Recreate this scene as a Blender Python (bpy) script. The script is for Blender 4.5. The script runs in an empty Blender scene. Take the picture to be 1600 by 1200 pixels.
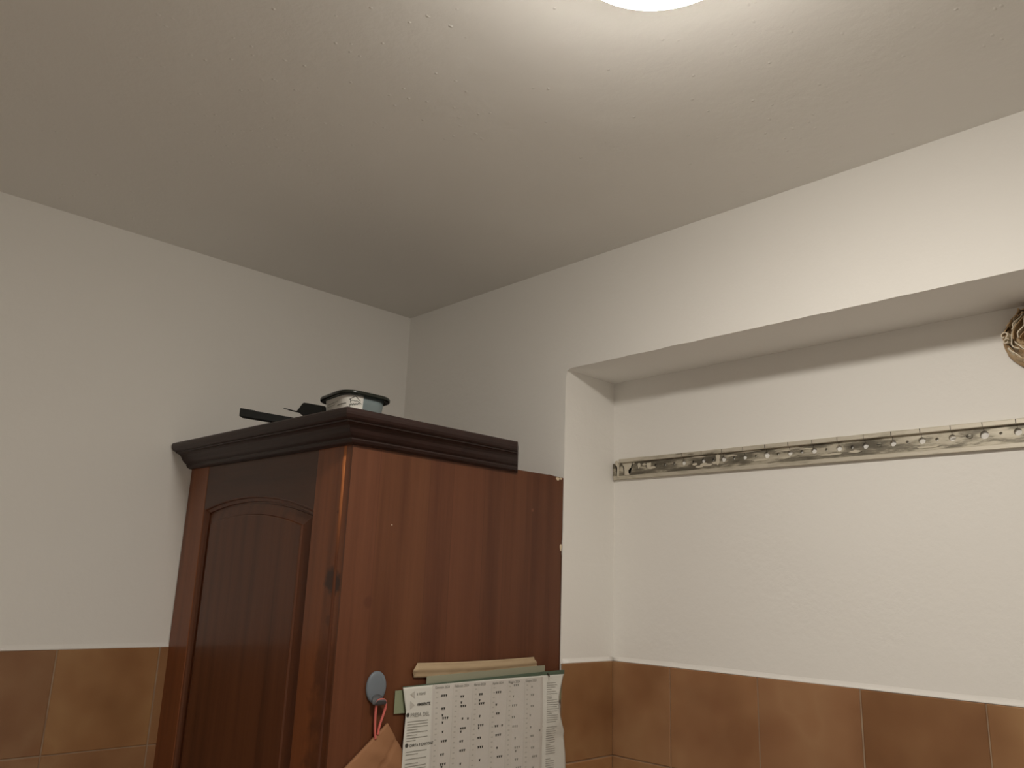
import bpy, bmesh, math, random
from mathutils import Matrix, Vector, noise as mnoise

# ------------------------------------------------------------------ camera, light, exposure
scene = bpy.context.scene
C = bpy.context.collection
Z0 = 1.70                                   # camera height above the floor; heights below are given relative to it
cam_d = bpy.data.cameras.new('camera')
cam = bpy.data.objects.new('camera', cam_d)
C.objects.link(cam)
cam_d.sensor_fit = 'HORIZONTAL'; cam_d.sensor_width = 36.0
cam_d.lens = 1267.8 / 1600 * 36.0
cam_d.clip_start = 0.02
_r = Vector((0.69711903, 0.7161115, 0.03477615)); _u = Vector((0.14983476, -0.19295196, 0.96970051)); _f = _r.cross(_u) * -1
cam.matrix_world = Matrix(((_r.x, _u.x, -_f.x, 1.86725), (_r.y, _u.y, -_f.y, -1.36086), (_r.z, _u.z, -_f.z, Z0), (0, 0, 0, 1)))
scene.camera = cam
vs = scene.view_settings
vs.view_transform = 'Standard'; vs.look = 'None'; vs.gamma = 1.0; vs.use_curve_mapping = False
vs.exposure = 0.0
world = bpy.data.worlds.new('world'); scene.world = world
world.use_nodes = True
world.node_tree.nodes['Background'].inputs[0].default_value = (0.9, 0.85, 0.75, 1)
world.node_tree.nodes['Background'].inputs[1].default_value = 0.0
LAMP = (1.419, -0.7245); LAMP_R = 0.1115; LAMP_POWER = 76.0; LAMP_COL = (1.0, 0.95, 0.86)

# ------------------------------------------------------------------ helpers
def lin(c):
    def f(v):
        v /= 255.0
        return v / 12.92 if v <= 0.04045 else ((v + 0.055) / 1.055) ** 2.4
    return (f(c[0]), f(c[1]), f(c[2]), 1)

def mat(name, col=None, rough=0.6, metal=0.0, spec=0.5):
    m = bpy.data.materials.new(name); m.use_nodes = True
    b = m.node_tree.nodes['Principled BSDF']
    if col: b.inputs['Base Color'].default_value = lin(col)
    b.inputs['Roughness'].default_value = rough; b.inputs['Metallic'].default_value = metal
    b.inputs['Specular IOR Level'].default_value = spec
    return m, m.node_tree, b

def N(nt, typ, **kw):
    n = nt.nodes.new(typ)
    for k, v in kw.items():
        if k.startswith('i_'):
            n.inputs[int(k[2:]) if k[2:].isdigit() else k[2:].replace('_', ' ')].default_value = v
        else: setattr(n, k, v)
    return n

def coords(nt, scale=(1, 1, 1), loc=(0, 0, 0)):
    tc = N(nt, 'ShaderNodeTexCoord'); mp = N(nt, 'ShaderNodeMapping')
    mp.inputs['Scale'].default_value = scale; mp.inputs['Location'].default_value = loc
    nt.links.new(tc.outputs['Object'], mp.inputs['Vector']); return mp.outputs[0]

def noise(nt, vec, scale, detail=3, rough=0.5):
    n = N(nt, 'ShaderNodeTexNoise'); n.inputs['Scale'].default_value = scale; n.inputs['Detail'].default_value = detail
    n.inputs['Roughness'].default_value = rough
    nt.links.new(vec, n.inputs['Vector']); return n.outputs['Fac']

def ramp(nt, fac, stops):
    r = N(nt, 'ShaderNodeValToRGB'); e = r.color_ramp.elements
    while len(e) < len(stops): e.new(0.5)
    for i, (p, c) in enumerate(stops):
        e[i].position = p; e[i].color = lin(c) if max(c) > 1.001 else (c[0], c[1], c[2], 1)
    nt.links.new(fac, r.inputs[0]); return r.outputs['Color']

def mix(nt, fac, a, b, typ='MIX'):
    m = N(nt, 'ShaderNodeMix', data_type='RGBA', blend_type=typ)
    for i, v in ((0, fac), (6, a), (7, b)):
        if hasattr(v, 'is_output'): nt.links.new(v, m.inputs[i])
        elif i == 0: m.inputs[0].default_value = v
        else: m.inputs[i].default_value = lin(v)
    return m.outputs[2]

def bump(nt, b, h, dist, strength=1.0, prev=None):
    n = N(nt, 'ShaderNodeBump'); n.inputs['Distance'].default_value = dist; n.inputs['Strength'].default_value = strength
    nt.links.new(h, n.inputs['Height'])
    if prev: nt.links.new(prev, n.inputs['Normal'])
    nt.links.new(n.outputs[0], b.inputs['Normal']); return n.outputs[0]

def math_n(nt, op, a, b=0.0, c=None, clamp=False):
    m = N(nt, 'ShaderNodeMath', operation=op, use_clamp=clamp)
    for i, v in enumerate((a, b) + ((c,) if c is not None else ())):
        if hasattr(v, 'is_output'): nt.links.new(v, m.inputs[i])
        else: m.inputs[i].default_value = v
    return m.outputs[0]

def obj(name, bm, m, parent=None, smooth=False, keep=False):
    me = bpy.data.meshes.new(name)
    if not keep: bmesh.ops.recalc_face_normals(bm, faces=bm.faces)
    bm.to_mesh(me); bm.free()
    for mm in (m if isinstance(m, (list, tuple)) else [m]): me.materials.append(mm)
    if smooth:
        for p in me.polygons: p.use_smooth = True
    o = bpy.data.objects.new(name, me); C.objects.link(o)
    if parent:
        o.parent = parent; o.matrix_parent_inverse = Matrix.Translation(parent.location).inverted()
    return o

def thing(name, label, cat, loc, group=None):
    o = bpy.data.objects.new(name, None); C.objects.link(o)
    o.location = loc; o.empty_display_size = 0.05
    o['label'] = label; o['category'] = cat
    if group: o['group'] = group
    return o

def struct(name, bm, m, label, cat, smooth=False):
    o = obj(name, bm, m, None, smooth); o['kind'] = 'structure'; o['label'] = label; o['category'] = cat
    return o

def box(bm, x0, x1, y0, y1, z0, z1, W=None, mi=0):
    """box, heights relative to the camera's; W warps each corner"""
    vs_ = []
    for x, y, z in ((x0,y0,z0),(x1,y0,z0),(x1,y1,z0),(x0,y1,z0),(x0,y0,z1),(x1,y0,z1),(x1,y1,z1),(x0,y1,z1)):
        p = W(x, y, z) if W else (x, y, z)
        vs_.append(bm.verts.new((p[0], p[1], p[2] + Z0)))
    fs = []
    for f in ((0,3,2,1),(4,5,6,7),(0,1,5,4),(1,2,6,5),(2,3,7,6),(3,0,4,7)):
        fc = bm.faces.new([vs_[i] for i in f]); fc.material_index = mi; fs.append(fc)
    return fs

def V(bm, x, y, z): return bm.verts.new((x, y, z + Z0))

def strips(bm, rows, close=False, mi=0, caps=False):
    """rows: list of equal-length lists of verts"""
    n = len(rows[0])
    for a, b in zip(rows[:-1], rows[1:]):
        for i in range(n if close else n - 1):
            j = (i + 1) % n
            f = bm.faces.new((a[i], a[j], b[j], b[i])); f.material_index = mi
    if caps:
        bm.faces.new(rows[0][::-1]); bm.faces.new(rows[-1])

def tube(bm, pts, rads, seg=10):
    rows = []
    up = Vector((0, 0, 1))
    for i, p in enumerate(pts):
        a = Vector(pts[max(i - 1, 0)]); b = Vector(pts[min(i + 1, len(pts) - 1)]); t = (b - a).normalized()
        s = t.cross(up)
        if s.length < 0.05: s = t.cross(Vector((0, 1, 0)))
        s.normalize(); q = s.cross(t)
        r = rads[i] if isinstance(rads, (list, tuple)) else rads
        rows.append([bm.verts.new(Vector(p) + Vector((0, 0, Z0)) + (s * math.cos(2*math.pi*k/seg) + q * math.sin(2*math.pi*k/seg)) * r) for k in range(seg)])
    strips(bm, rows, close=True, caps=True)

def merge(target, others):
    """printing joined into the surface it is printed on, each ink keeping its own material"""
    bm = bmesh.new(); bm.from_mesh(target.data)
    for o in others:
        off = []
        for m in o.data.materials:
            if m.name not in [x.name for x in target.data.materials]: target.data.materials.append(m)
            off.append([x.name for x in target.data.materials].index(m.name))
        n0 = len(bm.faces); bm.from_mesh(o.data); bm.faces.ensure_lookup_table()
        for f in bm.faces[n0:]: f.material_index = off[f.material_index]
        me = o.data; bpy.data.objects.remove(o); bpy.data.meshes.remove(me)
    bm.to_mesh(target.data); bm.free()

def bevel_mod(o, w, seg=2, angle=35):
    md = o.modifiers.new('bevel', 'BEVEL'); md.width = w; md.segments = seg; md.limit_method = 'ANGLE'; md.angle_limit = math.radians(angle)

rnd = random.Random(7)

# ------------------------------------------------------------------ materials
def plaster(name, col, col2, bumps=0.0, rough=0.85):
    m, nt, b = mat(name, col, rough, spec=0.25)
    v = coords(nt)
    nt.links.new(mix(nt, noise(nt, v, 2.2, 4), col, col2), b.inputs['Base Color'])
    n1 = bump(nt, b, noise(nt, v, 55, 4, 0.6), 0.0012, 0.5)
    n2 = bump(nt, b, noise(nt, v, 7, 2), 0.006, 0.35, n1)
    if bumps:
        vo = N(nt, 'ShaderNodeTexVoronoi'); vo.inputs['Scale'].default_value = 60
        nt.links.new(coords(nt, (1, 1, 1)), vo.inputs['Vector'])
        dot = math_n(nt, 'SUBTRACT', 1.0, math_n(nt, 'DIVIDE', vo.outputs['Distance'], 0.20), clamp=True)
        sep = N(nt, 'ShaderNodeSeparateColor'); nt.links.new(vo.outputs['Color'], sep.inputs[0])
        pick = math_n(nt, 'GREATER_THAN', math_n(nt, 'MULTIPLY', sep.outputs[0], noise(nt, v, 3.0, 2)), 0.46)
        h = math_n(nt, 'MULTIPLY', math_n(nt, 'POWER', dot, 1.5), pick)
        n3 = bump(nt, b, h, 0.0015, bumps, n2)
        vo2 = N(nt, 'ShaderNodeTexVoronoi'); vo2.inputs['Scale'].default_value = 95
        nt.links.new(coords(nt, (1, 0.6, 1), (3, 1, 0)), vo2.inputs['Vector'])
        dot2 = math_n(nt, 'SUBTRACT', 1.0, math_n(nt, 'DIVIDE', vo2.outputs['Distance'], 0.25), clamp=True)
        sep2 = N(nt, 'ShaderNodeSeparateColor'); nt.links.new(vo2.outputs['Color'], sep2.inputs[0])
        pick2 = math_n(nt, 'GREATER_THAN', math_n(nt, 'MULTIPLY', sep2.outputs[1], noise(nt, v, 2.1, 2)), 0.47)
        bump(nt, b, math_n(nt, 'MULTIPLY', dot2, pick2), 0.0007, bumps, n3)
    return m
M_wall = plaster('wall_plaster', (243, 240, 235), (240, 236, 230))
M_ceil = plaster('ceiling_plaster', (241, 238, 232), (238, 234, 227), bumps=0.9)

def wood(name, base, dark, light, grain_axis='z', plank=None, rough=0.42, coat=0.0, knots=(), coat_rough=0.16, stain=None):
    m, nt, b = mat(name, base, rough, spec=0.28)
    sc = {'z': (26, 26, 1.1), 'x': (1.1, 26, 26), 'y': (26, 1.1, 26)}[grain_axis]
    v = coords(nt, sc)
    g = noise(nt, v, 1.0, 6, 0.62)
    col = ramp(nt, g, [(0.22, dark), (0.50, base), (0.85, light)])
    v2 = coords(nt, tuple(s * 5 for s in sc))
    fine = noise(nt, v2, 1.0, 3, 0.6)
    col = mix(nt, math_n(nt, 'MULTIPLY', math_n(nt, 'SUBTRACT', 1.0, fine, clamp=True), 0.28), col, dark)
    if plank:
        ax, edges, gains = plank
        tc = N(nt, 'ShaderNodeTexCoord'); sp = N(nt, 'ShaderNodeSeparateXYZ'); nt.links.new(tc.outputs['Object'], sp.inputs[0])
        a = sp.outputs['XYZ'.index(ax)]
        lo, hi = edges[0], edges[-1]
        f = math_n(nt, 'DIVIDE', math_n(nt, 'SUBTRACT', a, lo), hi - lo)
        r = N(nt, 'ShaderNodeValToRGB'); r.color_ramp.interpolation = 'CONSTANT'
        e = r.color_ramp.elements
        while len(e) < len(gains): e.new(0.5)
        for i, gn in enumerate(gains):
            e[i].position = max(0, (edges[i] - lo) / (hi - lo)); e[i].color = (gn[0], gn[1], gn[2], 1)
        nt.links.new(f, r.inputs[0])
        col = mix(nt, 1.0, col, r.outputs[0], 'MULTIPLY')
        for ed in edges[1:-1]:
            d = math_n(nt, 'ABSOLUTE', math_n(nt, 'SUBTRACT', a, ed))
            lm = math_n(nt, 'SUBTRACT', 1.0, math_n(nt, 'DIVIDE', d, 0.0016), clamp=True)
            col = mix(nt, math_n(nt, 'MULTIPLY', lm, 0.5), col, dark)
    for (kx, ky, kz, kr, kc, amt) in knots:
        tc = N(nt, 'ShaderNodeTexCoord')
        vm = N(nt, 'ShaderNodeVectorMath', operation='DISTANCE'); vm.inputs[1].default_value = (kx, ky, kz + Z0)
        nz = N(nt, 'ShaderNodeTexNoise'); nz.inputs['Scale'].default_value = 45; nz.inputs['Detail'].default_value = 3
        nt.links.new(tc.outputs['Object'], nz.inputs['Vector']); nt.links.new(tc.outputs['Object'], vm.inputs[0])
        dd = math_n(nt, 'ADD', vm.outputs['Value'], math_n(nt, 'MULTIPLY', math_n(nt, 'SUBTRACT', nz.outputs[0], 0.5), kr * 1.2))
        k = math_n(nt, 'MULTIPLY', math_n(nt, 'SUBTRACT', 1.0, math_n(nt, 'DIVIDE', dd, kr), clamp=True), 3.0, clamp=True)
        col = mix(nt, math_n(nt, 'MULTIPLY', k, amt), col, kc)
    nt.links.new(col, b.inputs['Base Color'])
    bump(nt, b, g, 0.0006, 0.25)
    b.inputs['Coat Weight'].default_value = coat; b.inputs['Coat Roughness'].default_value = coat_rough
    return m
BASE, DARK, LIGHT = (116, 66, 38), (84, 44, 25), (136, 82, 48)
M_side = wood('side_panel_wood', (105, 62, 40), (80, 43, 26), (120, 75, 50),
              plank=('Y', [-0.60, -0.505, -0.387, -0.328, -0.243, -0.184, -0.100, 0.02],
                     [(1.04, 1.08, 1.12), (1.0, 1.05, 1.0), (0.92, 0.93, 0.96), (0.97, 0.98, 1.0), (0.93, 0.95, 0.96), (0.92, 0.93, 0.92), (0.89, 0.89, 0.88)]),
              rough=0.45, coat=0.12, coat_rough=0.3,
              knots=[(0.633, -0.511, -0.035, 0.013, (84, 46, 30), 0.6), (0.633, -0.0997, 0.1612, 0.007, (150, 98, 72), 0.5),
                     (0.633, -0.095, 0.155, 0.005, (78, 44, 30), 0.5),
                     (0.633, -0.4706, 0.1017, 0.0018, (230, 215, 190), 1.0), (0.633, -0.1801, 0.1211, 0.0018, (230, 215, 190), 1.0),
                     (0.633, -0.365, -0.09, 0.03, (84, 46, 30), 0.25), (0.633, -0.235, -0.06, 0.016, (84, 46, 30), 0.35)])
M_stile = wood('stile_wood', (132, 76, 44), (88, 46, 25), (152, 90, 52), coat=0.25, coat_rough=0.13,
               knots=[(0.604, -0.568, -0.001, 0.026, (58, 36, 28), 0.9), (0.604, -0.568, -0.07, 0.012, (66, 40, 30), 0.45), (0.625, -0.568, -0.15, 0.060, (70, 40, 28), 0.35), (0.625, -0.568, -0.21, 0.065, (70, 40, 28), 0.35), (0.625, -0.568, -0.27, 0.065, (70, 40, 28), 0.35), (0.63, -0.568, -0.34, 0.08, (70, 40, 28), 0.35), (0.604, -0.568, 0.118, 0.005, (80, 40, 22), 0.8)])
M_rail = wood('door_rail_wood', (80, 48, 33), (58, 34, 24), (92, 56, 38), grain_axis='x', coat=0.24, coat_rough=0.13)
M_panel = wood('door_panel_wood', (102, 58, 35), (68, 36, 20), (120, 72, 43), coat=0.24, coat_rough=0.13)
M_cornice = wood('cornice_wood', (51, 34, 31), (38, 25, 22), (61, 39, 34), grain_axis='x', rough=0.45, coat=0.15, coat_rough=0.25)
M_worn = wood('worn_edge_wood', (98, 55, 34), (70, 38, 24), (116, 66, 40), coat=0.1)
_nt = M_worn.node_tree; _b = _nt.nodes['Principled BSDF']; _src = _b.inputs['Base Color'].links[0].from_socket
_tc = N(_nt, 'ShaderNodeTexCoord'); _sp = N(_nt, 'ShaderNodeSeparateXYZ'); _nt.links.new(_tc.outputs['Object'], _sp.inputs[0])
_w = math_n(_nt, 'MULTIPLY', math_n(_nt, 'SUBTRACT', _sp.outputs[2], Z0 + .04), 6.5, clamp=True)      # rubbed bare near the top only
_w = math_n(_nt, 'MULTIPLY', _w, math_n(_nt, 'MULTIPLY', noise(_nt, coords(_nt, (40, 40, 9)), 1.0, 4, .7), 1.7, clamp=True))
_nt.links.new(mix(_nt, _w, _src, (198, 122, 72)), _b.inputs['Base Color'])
M_carcass = wood('carcass_wood', (100, 60, 40), (76, 44, 30), (112, 70, 46))
M_chip, _, _ = mat('chipped_board', (225, 205, 175), 0.8)

def tile_mat():
    m, nt, b = mat('brown_tile', (150, 105, 65), 0.33, spec=0.4)
    v = coords(nt)
    a = noise(nt, v, 8, 2, 0.5); c = noise(nt, coords(nt, (1, 1, 1), (5, 2, 1)), 13, 2, 0.5)
    at = N(nt, 'ShaderNodeAttribute', attribute_name='tone')
    col = ramp(nt, a, [(0.25, (142, 103, 71)), (0.45, (160, 120, 85)), (0.6, (172, 134, 97)), (0.8, (156, 112, 77))])
    col = mix(nt, math_n(nt, 'MULTIPLY', c, 0.5), col, (146, 98, 66))
    col = mix(nt, 1.0, col, at.outputs['Color'], 'MULTIPLY')
    nt.links.new(col, b.inputs['Base Color'])
    bump(nt, b, noise(nt, v, 14, 2), 0.002, 0.25)
    return m
M_tile = tile_mat()
M_grout, nt_, b_ = mat('grout', (176, 152, 124), 0.9)
nt_.links.new(mix(nt_, noise(nt_, coords(nt_), 13, 3), (196, 176, 150), (120, 82, 58)), b_.inputs['Base Color'])
M_floor, nt_, b_ = mat('floor_tile', (150, 130, 105), 0.5)
br = N(nt_, 'ShaderNodeTexBrick', offset=0.0); br.inputs['Scale'].default_value = 1.0
br.inputs['Brick Width'].default_value = 0.3; br.inputs['Row Height'].default_value = 0.3; br.inputs['Mortar Size'].default_value = 0.004
br.inputs['Color1'].default_value = lin((242, 240, 236)); br.inputs['Color2'].default_value = lin((238, 236, 232)); br.inputs['Mortar'].default_value = lin((200, 196, 190))
nt_.links.new(coords(nt_), br.inputs['Vector']); nt_.links.new(br.outputs['Color'], b_.inputs['Base Color'])

def metal_mat(name, cover, seed):
    m, nt, b = mat(name, (120, 116, 106), 0.5, metal=0.35)
    v = coords(nt, (9, 9, 42), (seed, 0, 0))
    n = noise(nt, v, 1.6, 5, 0.6)
    tc = N(nt, 'ShaderNodeTexCoord'); sp = N(nt, 'ShaderNodeSeparateXYZ'); nt.links.new(tc.outputs['Object'], sp.inputs[0])
    k = math_n(nt, 'ADD', n, math_n(nt, 'MULTIPLY', math_n(nt, 'SUBTRACT', sp.outputs[0], 1.1), 0.13))
    col = ramp(nt, k, [(cover - 0.10, (104, 98, 86)), (cover, (138, 131, 116)), (cover + 0.06, (186, 178, 160)), (cover + 0.2, (208, 200, 184))])
    nt.links.new(col, b.inputs['Base Color'])
    bump(nt, b, n, 0.001, 0.5)
    return m
M_web = metal_mat('rail_galvanised', 0.50, 2.0)
M_flange = metal_mat('rail_painted_lip', 0.30, 7.0)
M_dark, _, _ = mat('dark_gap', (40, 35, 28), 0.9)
M_screw, _, _ = mat('screw_steel', (150, 145, 132), 0.4, metal=0.6)

M_paper, nt_, b_ = mat('calendar_paper', (214, 212, 204), 0.75, spec=0.3)
M_ink, _, _ = mat('print_ink', (70, 68, 62), 0.8)
M_ink_l, _, _ = mat('print_ink_pale', (150, 148, 140), 0.8)
M_tint, _, _ = mat('print_tint', (204, 199, 191), 0.75)
M_tint2, _, _ = mat('print_tint_pink', (202, 194, 188), 0.75)
M_ltint, _, _ = mat('print_light', (224, 223, 216), 0.75)
M_green, _, _ = mat('green_card', (84, 100, 84), 0.55)
M_green_l, _, _ = mat('pale_green_card', (140, 146, 118), 0.6)
M_tape, nt_, b_ = mat('paper_tape', (190, 160, 120), 0.8)
nt_.links.new(mix(nt_, noise(nt_, coords(nt_, (1, 6, 20)), 3, 4), (168, 144, 112), (184, 162, 132)), b_.inputs['Base Color'])
M_kraft, nt_, b_ = mat('kraft_paper', (170, 125, 86), 0.8)
v_ = coords(nt_); nt_.links.new(mix(nt_, noise(nt_, v_, 7, 4), (168, 120, 84), (142, 99, 67)), b_.inputs['Base Color'])
bump(nt_, b_, noise(nt_, v_, 30, 4), 0.002, 0.5)
M_cord, _, _ = mat('red_cord', (216, 112, 102), 0.7)
M_hook, _, _ = mat('blue_grey_plastic', (112, 120, 128), 0.5)
M_black, _, _ = mat('black_plastic', (17, 16, 13), 0.55, spec=0.25)
M_lid, _, _ = mat('dark_green_black_lid', (26, 30, 24), 0.22)
M_tub, nt_, b_ = mat('blue_grey_tub', (150, 164, 166), 0.28)
b_.inputs['Transmission Weight'].default_value = 0.35; b_.inputs['Roughness'].default_value = 0.35
M_label, _, _ = mat('white_sticker', (236, 232, 224), 0.6)
M_wad, nt_, b_ = mat('crumpled_brown_paper', (160, 125, 88), 0.8)
v_ = coords(nt_)
nt_.links.new(ramp(nt_, noise(nt_, v_, 26, 3), [(0.3, (140, 110, 76)), (0.5, (178, 148, 110)), (0.7, (206, 184, 152))]), b_.inputs['Base Color'])
bump(nt_, b_, noise(nt_, v_, 60, 4), 0.002, 0.6)
M_wadedge, _, _ = mat('paper_pale_side', (226, 214, 192), 0.8)
M_base, _, _ = mat('lamp_white', (235, 235, 230), 0.4)
M_glow = bpy.data.materials.new('lamp_diffuser'); M_glow.use_nodes = True
_nt = M_glow.node_tree; _nt.nodes.clear()
_e = N(_nt, 'ShaderNodeEmission'); _e.inputs[0].default_value = (*LAMP_COL, 1); _e.inputs[1].default_value = LAMP_POWER
_o = N(_nt, 'ShaderNodeOutputMaterial'); _nt.links.new(_e.outputs[0], _o.inputs[0])

# ------------------------------------------------------------------ room shell
XN, DN, ZN, ZT = 0.6263, 0.179, 0.4982, -0.1579      # niche left side, depth, top; top of the tiles
XR, YF, CEIL = 2.75, -1.80, 0.76
bm = bmesh.new(); box(bm, -0.12, XR + .12, YF - .12, 0.40, CEIL, CEIL + .12)
struct('ceiling', bm, M_ceil, 'off-white textured ceiling with small plaster bumps', 'ceiling')
bm = bmesh.new(); box(bm, -0.12, XR + .12, YF - .12, 0.40, -Z0 - .1, -Z0)
struct('floor', bm, M_floor, 'pale tiled kitchen floor out of view', 'floor')
bm = bmesh.new(); box(bm, -0.12, 0, YF, 0.0, -Z0, CEIL)
struct('wall_left', bm, M_wall, 'cream painted wall to the left of the wooden cabinet', 'wall')
bm = bmesh.new(); box(bm, XR, XR + .12, YF, 0.40, -Z0, CEIL)
struct('wall_right', bm, M_wall, 'cream painted wall on the right out of view', 'wall')
bm = bmesh.new(); box(bm, -0.12, XR + .12, YF - .12, YF, -Z0, CEIL)
struct('wall_front', bm, M_wall, 'cream painted wall behind the viewer', 'wall')
# back wall with the niche: the opening's edge is a slightly wavy, rounded plaster arris
XE = 2.45
bm = bmesh.new()
arris = []
nz_, nx_ = 90, 110
for i in range(nz_ + 1):
    z = -Z0 + (ZN + Z0) * i / nz_
    arris.append((XN + (mnoise.noise(Vector((0, 0, z * 16))) * .0016 + mnoise.noise(Vector((3, 0, z * 60))) * .0006) * (z > -0.15), z))
for i in range(1, nx_ + 1):
    x = XN + (XE - XN) * i / nx_
    arris.append((x, ZN + mnoise.noise(Vector((x * 20, 5, 0))) * .0014 + mnoise.noise(Vector((x * 75, 9, 0))) * .0012))
arris.append((XE, -Z0))
front = [V(bm, x, 0, z) for x, z in arris]
back = [V(bm, x, DN, z) for x, z in arris]
for i in range(len(arris) - 1): bm.faces.new((front[i], front[i+1], back[i+1], back[i]))
outer = [V(bm, XR, 0, -Z0), V(bm, XR, 0, CEIL), V(bm, -0.0, 0, CEIL), V(bm, -0.0, 0, -Z0)]
bm.faces.new(front + outer)
bm.edges.ensure_lookup_table()
fs_ = set(front)
es = [e for e in bm.edges if e.verts[0] in fs_ and e.verts[1] in fs_ and abs(e.verts[0].co.x - XE) + abs(e.verts[1].co.x - XE) > 1e-4]
bmesh.ops.bevel(bm, geom=es, offset=0.004, segments=3, affect='EDGES', profile=0.5)
b0 = [V(bm, x, DN, z) for x, z in ((XN - .05, -Z0), (XE + .05, -Z0), (XE + .05, ZN + .05), (XN - .05, ZN + .05))]
b1 = [V(bm, x, DN + .12, z) for x, z in ((XN - .05, -Z0), (XE + .05, -Z0), (XE + .05, ZN + .05), (XN - .05, ZN + .05))]
bm.faces.new(b0); bm.faces.new(b1[::-1])
for i in range(4): bm.faces.new((b0[i], b0[(i+1)%4], b1[(i+1)%4], b1[i]))
bmesh.ops.triangulate(bm, faces=[f for f in bm.faces if len(f.verts) > 4])
struct('wall_back', bm, M_wall, 'cream painted wall with a wide shallow recess right of the cabinet', 'wall')

def tile_wall(name, origin, du, nrm, seams, rows, label):
    """bevelled tiles in a grid over a grout bed; seams along du, rows along z"""
    bm = bmesh.new(); g = 0.0012
    ton = bm.loops.layers.color.new('tone')
    O = Vector(origin); D = Vector(du); Nn = Vector(nrm)
    def P(u, z, h): p = O + D * u + Nn * h; return V(bm, p.x, p.y, z)
    f = bm.faces.new([P(u, z, 0.0026) for u, z in ((seams[0], rows[-1]), (seams[-1], rows[-1]), (seams[-1], rows[0] - .001), (seams[0], rows[0] - .001))]); f.material_index = 1
    top = bm.faces.new([P(seams[0], rows[0] - .001, 0.0026), P(seams[-1], rows[0] - .001, 0.0026), P(seams[-1], rows[0] - .001, 0), P(seams[0], rows[0] - .001, 0)]); top.material_index = 1
    for a, b in zip(seams[:-1], seams[1:]):
        for r0, r1 in zip(rows[:-1], rows[1:]):
            j = lambda: rnd.uniform(-.0004, .0004)
            t = rnd.uniform(.90, 1.04); cc = (t, t * rnd.uniform(.97, 1.0), t * rnd.uniform(.93, 1.0), 1)
            ga, gb, gz = g + j(), g + j(), g + j()
            q = [(a + ga, r1 + gz), (b - gb, r1 + gz), (b - gb, r0 - (gz if r0 != rows[0] else j())), (a + ga, r0 - (gz if r0 != rows[0] else j()))]
            base = [P(u, z, 0.0012) for u, z in q]; mid = [P(u, z, 0.0036) for u, z in q]
            e = .0014
            q2 = [(q[0][0] + e, q[0][1] + e), (q[1][0] - e, q[1][1] + e), (q[2][0] - e, q[2][1] - e), (q[3][0] + e, q[3][1] - e)]
            tp = [P(u, z, 0.0046) for u, z in q2]
            n0 = len(bm.faces)
            new = []
            for A, B in ((base, mid), (mid, tp)):
                for i in range(4): new.append(bm.faces.new((A[i], A[(i+1)%4], B[(i+1)%4], B[i])))
            new.append(bm.faces.new(tp))
            for fc in new:
                for lp in fc.loops: lp[ton] = cc
    o = struct(name, bm, [M_tile, M_grout], label, 'tiling')
    return o
ROWS = [ZT, -0.3579, -0.558, -0.758, -0.958, -1.158, -1.358, -1.558, -Z0]
tile_wall('trim_1', (0, 0, 0), (0, -1, 0), (1, 0, 0), [0, .203, .4065, .6115, .817, 1.0225, 1.228, 1.4335, 1.639, 1.80], [ZT + .002] + [r + .004 for r in ROWS[1:-1]] + [-Z0],
          'brown glazed wall tiles on the left wall beside the cabinet')
sm = [XN, XN + .1592, XN + .366, XN + .57, XN + .7756, XN + .981, XN + 1.187, XN + 1.392, XN + 1.598, XE]
tile_wall('trim_2', (0, DN, 0), (1, 0, 0), (0, -1, 0), sm, ROWS, 'brown glazed wall tiles along the back of the recess')
tile_wall('trim_3', (XN, DN, 0), (0, -1, 0), (1, 0, 0), [0.005, DN], ROWS, 'single column of brown tiles on the short side of the recess')

def plaster_lip(name, p0, p1, nrm, ztile, label):
    """thin uneven swelling of plaster where the wall meets the top of the tiles"""
    a, b, n = Vector(p0), Vector(p1), Vector(nrm); bm = bmesh.new(); rows = []
    k = max(8, int((b - a).length / .02))
    for i in range(k + 1):
        p = a + (b - a) * i / k; w = mnoise.noise(p * 14) * .0012
        rows.append([V(bm, *(p + n * d).to_2d(), z) for d, z in ((0, ztile + .0105 + w), (.0010, ztile + .0065), (.0026 + w * .4, ztile + .0032), (.0034 + w * .4, ztile + .0016), (.0030, ztile + .0002), (0, ztile + .0002))])
    strips(bm, rows, caps=True)
    return struct(name, bm, M_wall, label, 'trim', smooth=True)
plaster_lip('trim_4', (0, 0, 0), (0, YF, 0), (1, 0, 0), ZT + .002, 'painted plaster lip above the tiles on the left wall')
plaster_lip('trim_5', (XN, DN, 0), (XE, DN, 0), (0, -1, 0), ZT, 'painted plaster lip above the tiles at the back of the recess')
plaster_lip('trim_6', (XN, .006, 0), (XN, DN, 0), (1, 0, 0), ZT, 'painted plaster lip above the tiles on the short side of the recess')

# ------------------------------------------------------------------ tall wooden cabinet in the corner
YL, YR, XC = -0.5925, -0.5670, 0.633
def yf(x): return YL + (YR - YL) * x / XC            # the front stands a touch askew in the corner
def W(x, y, z):                                       # y: -1 front .. 0 back for the box-like parts
    xx = x - (0.0065 * (1 + y) if x > 0.3 else 0)
    return (xx, -0.001 + y * (-yf(x)) if y > -1.0001 else y, z)
cab = thing('corner_cabinet', 'tall dark brown wooden cabinet with arched panel door and moulded cornice in the corner', 'cabinet', (0.316, -0.29, 0))
FT = 0.2424
bm = bmesh.new(); box(bm, 0.004, 0.6272, -0.965, -0.003, -Z0, FT - .004, W); obj('body', bm, M_carcass, cab)
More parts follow.
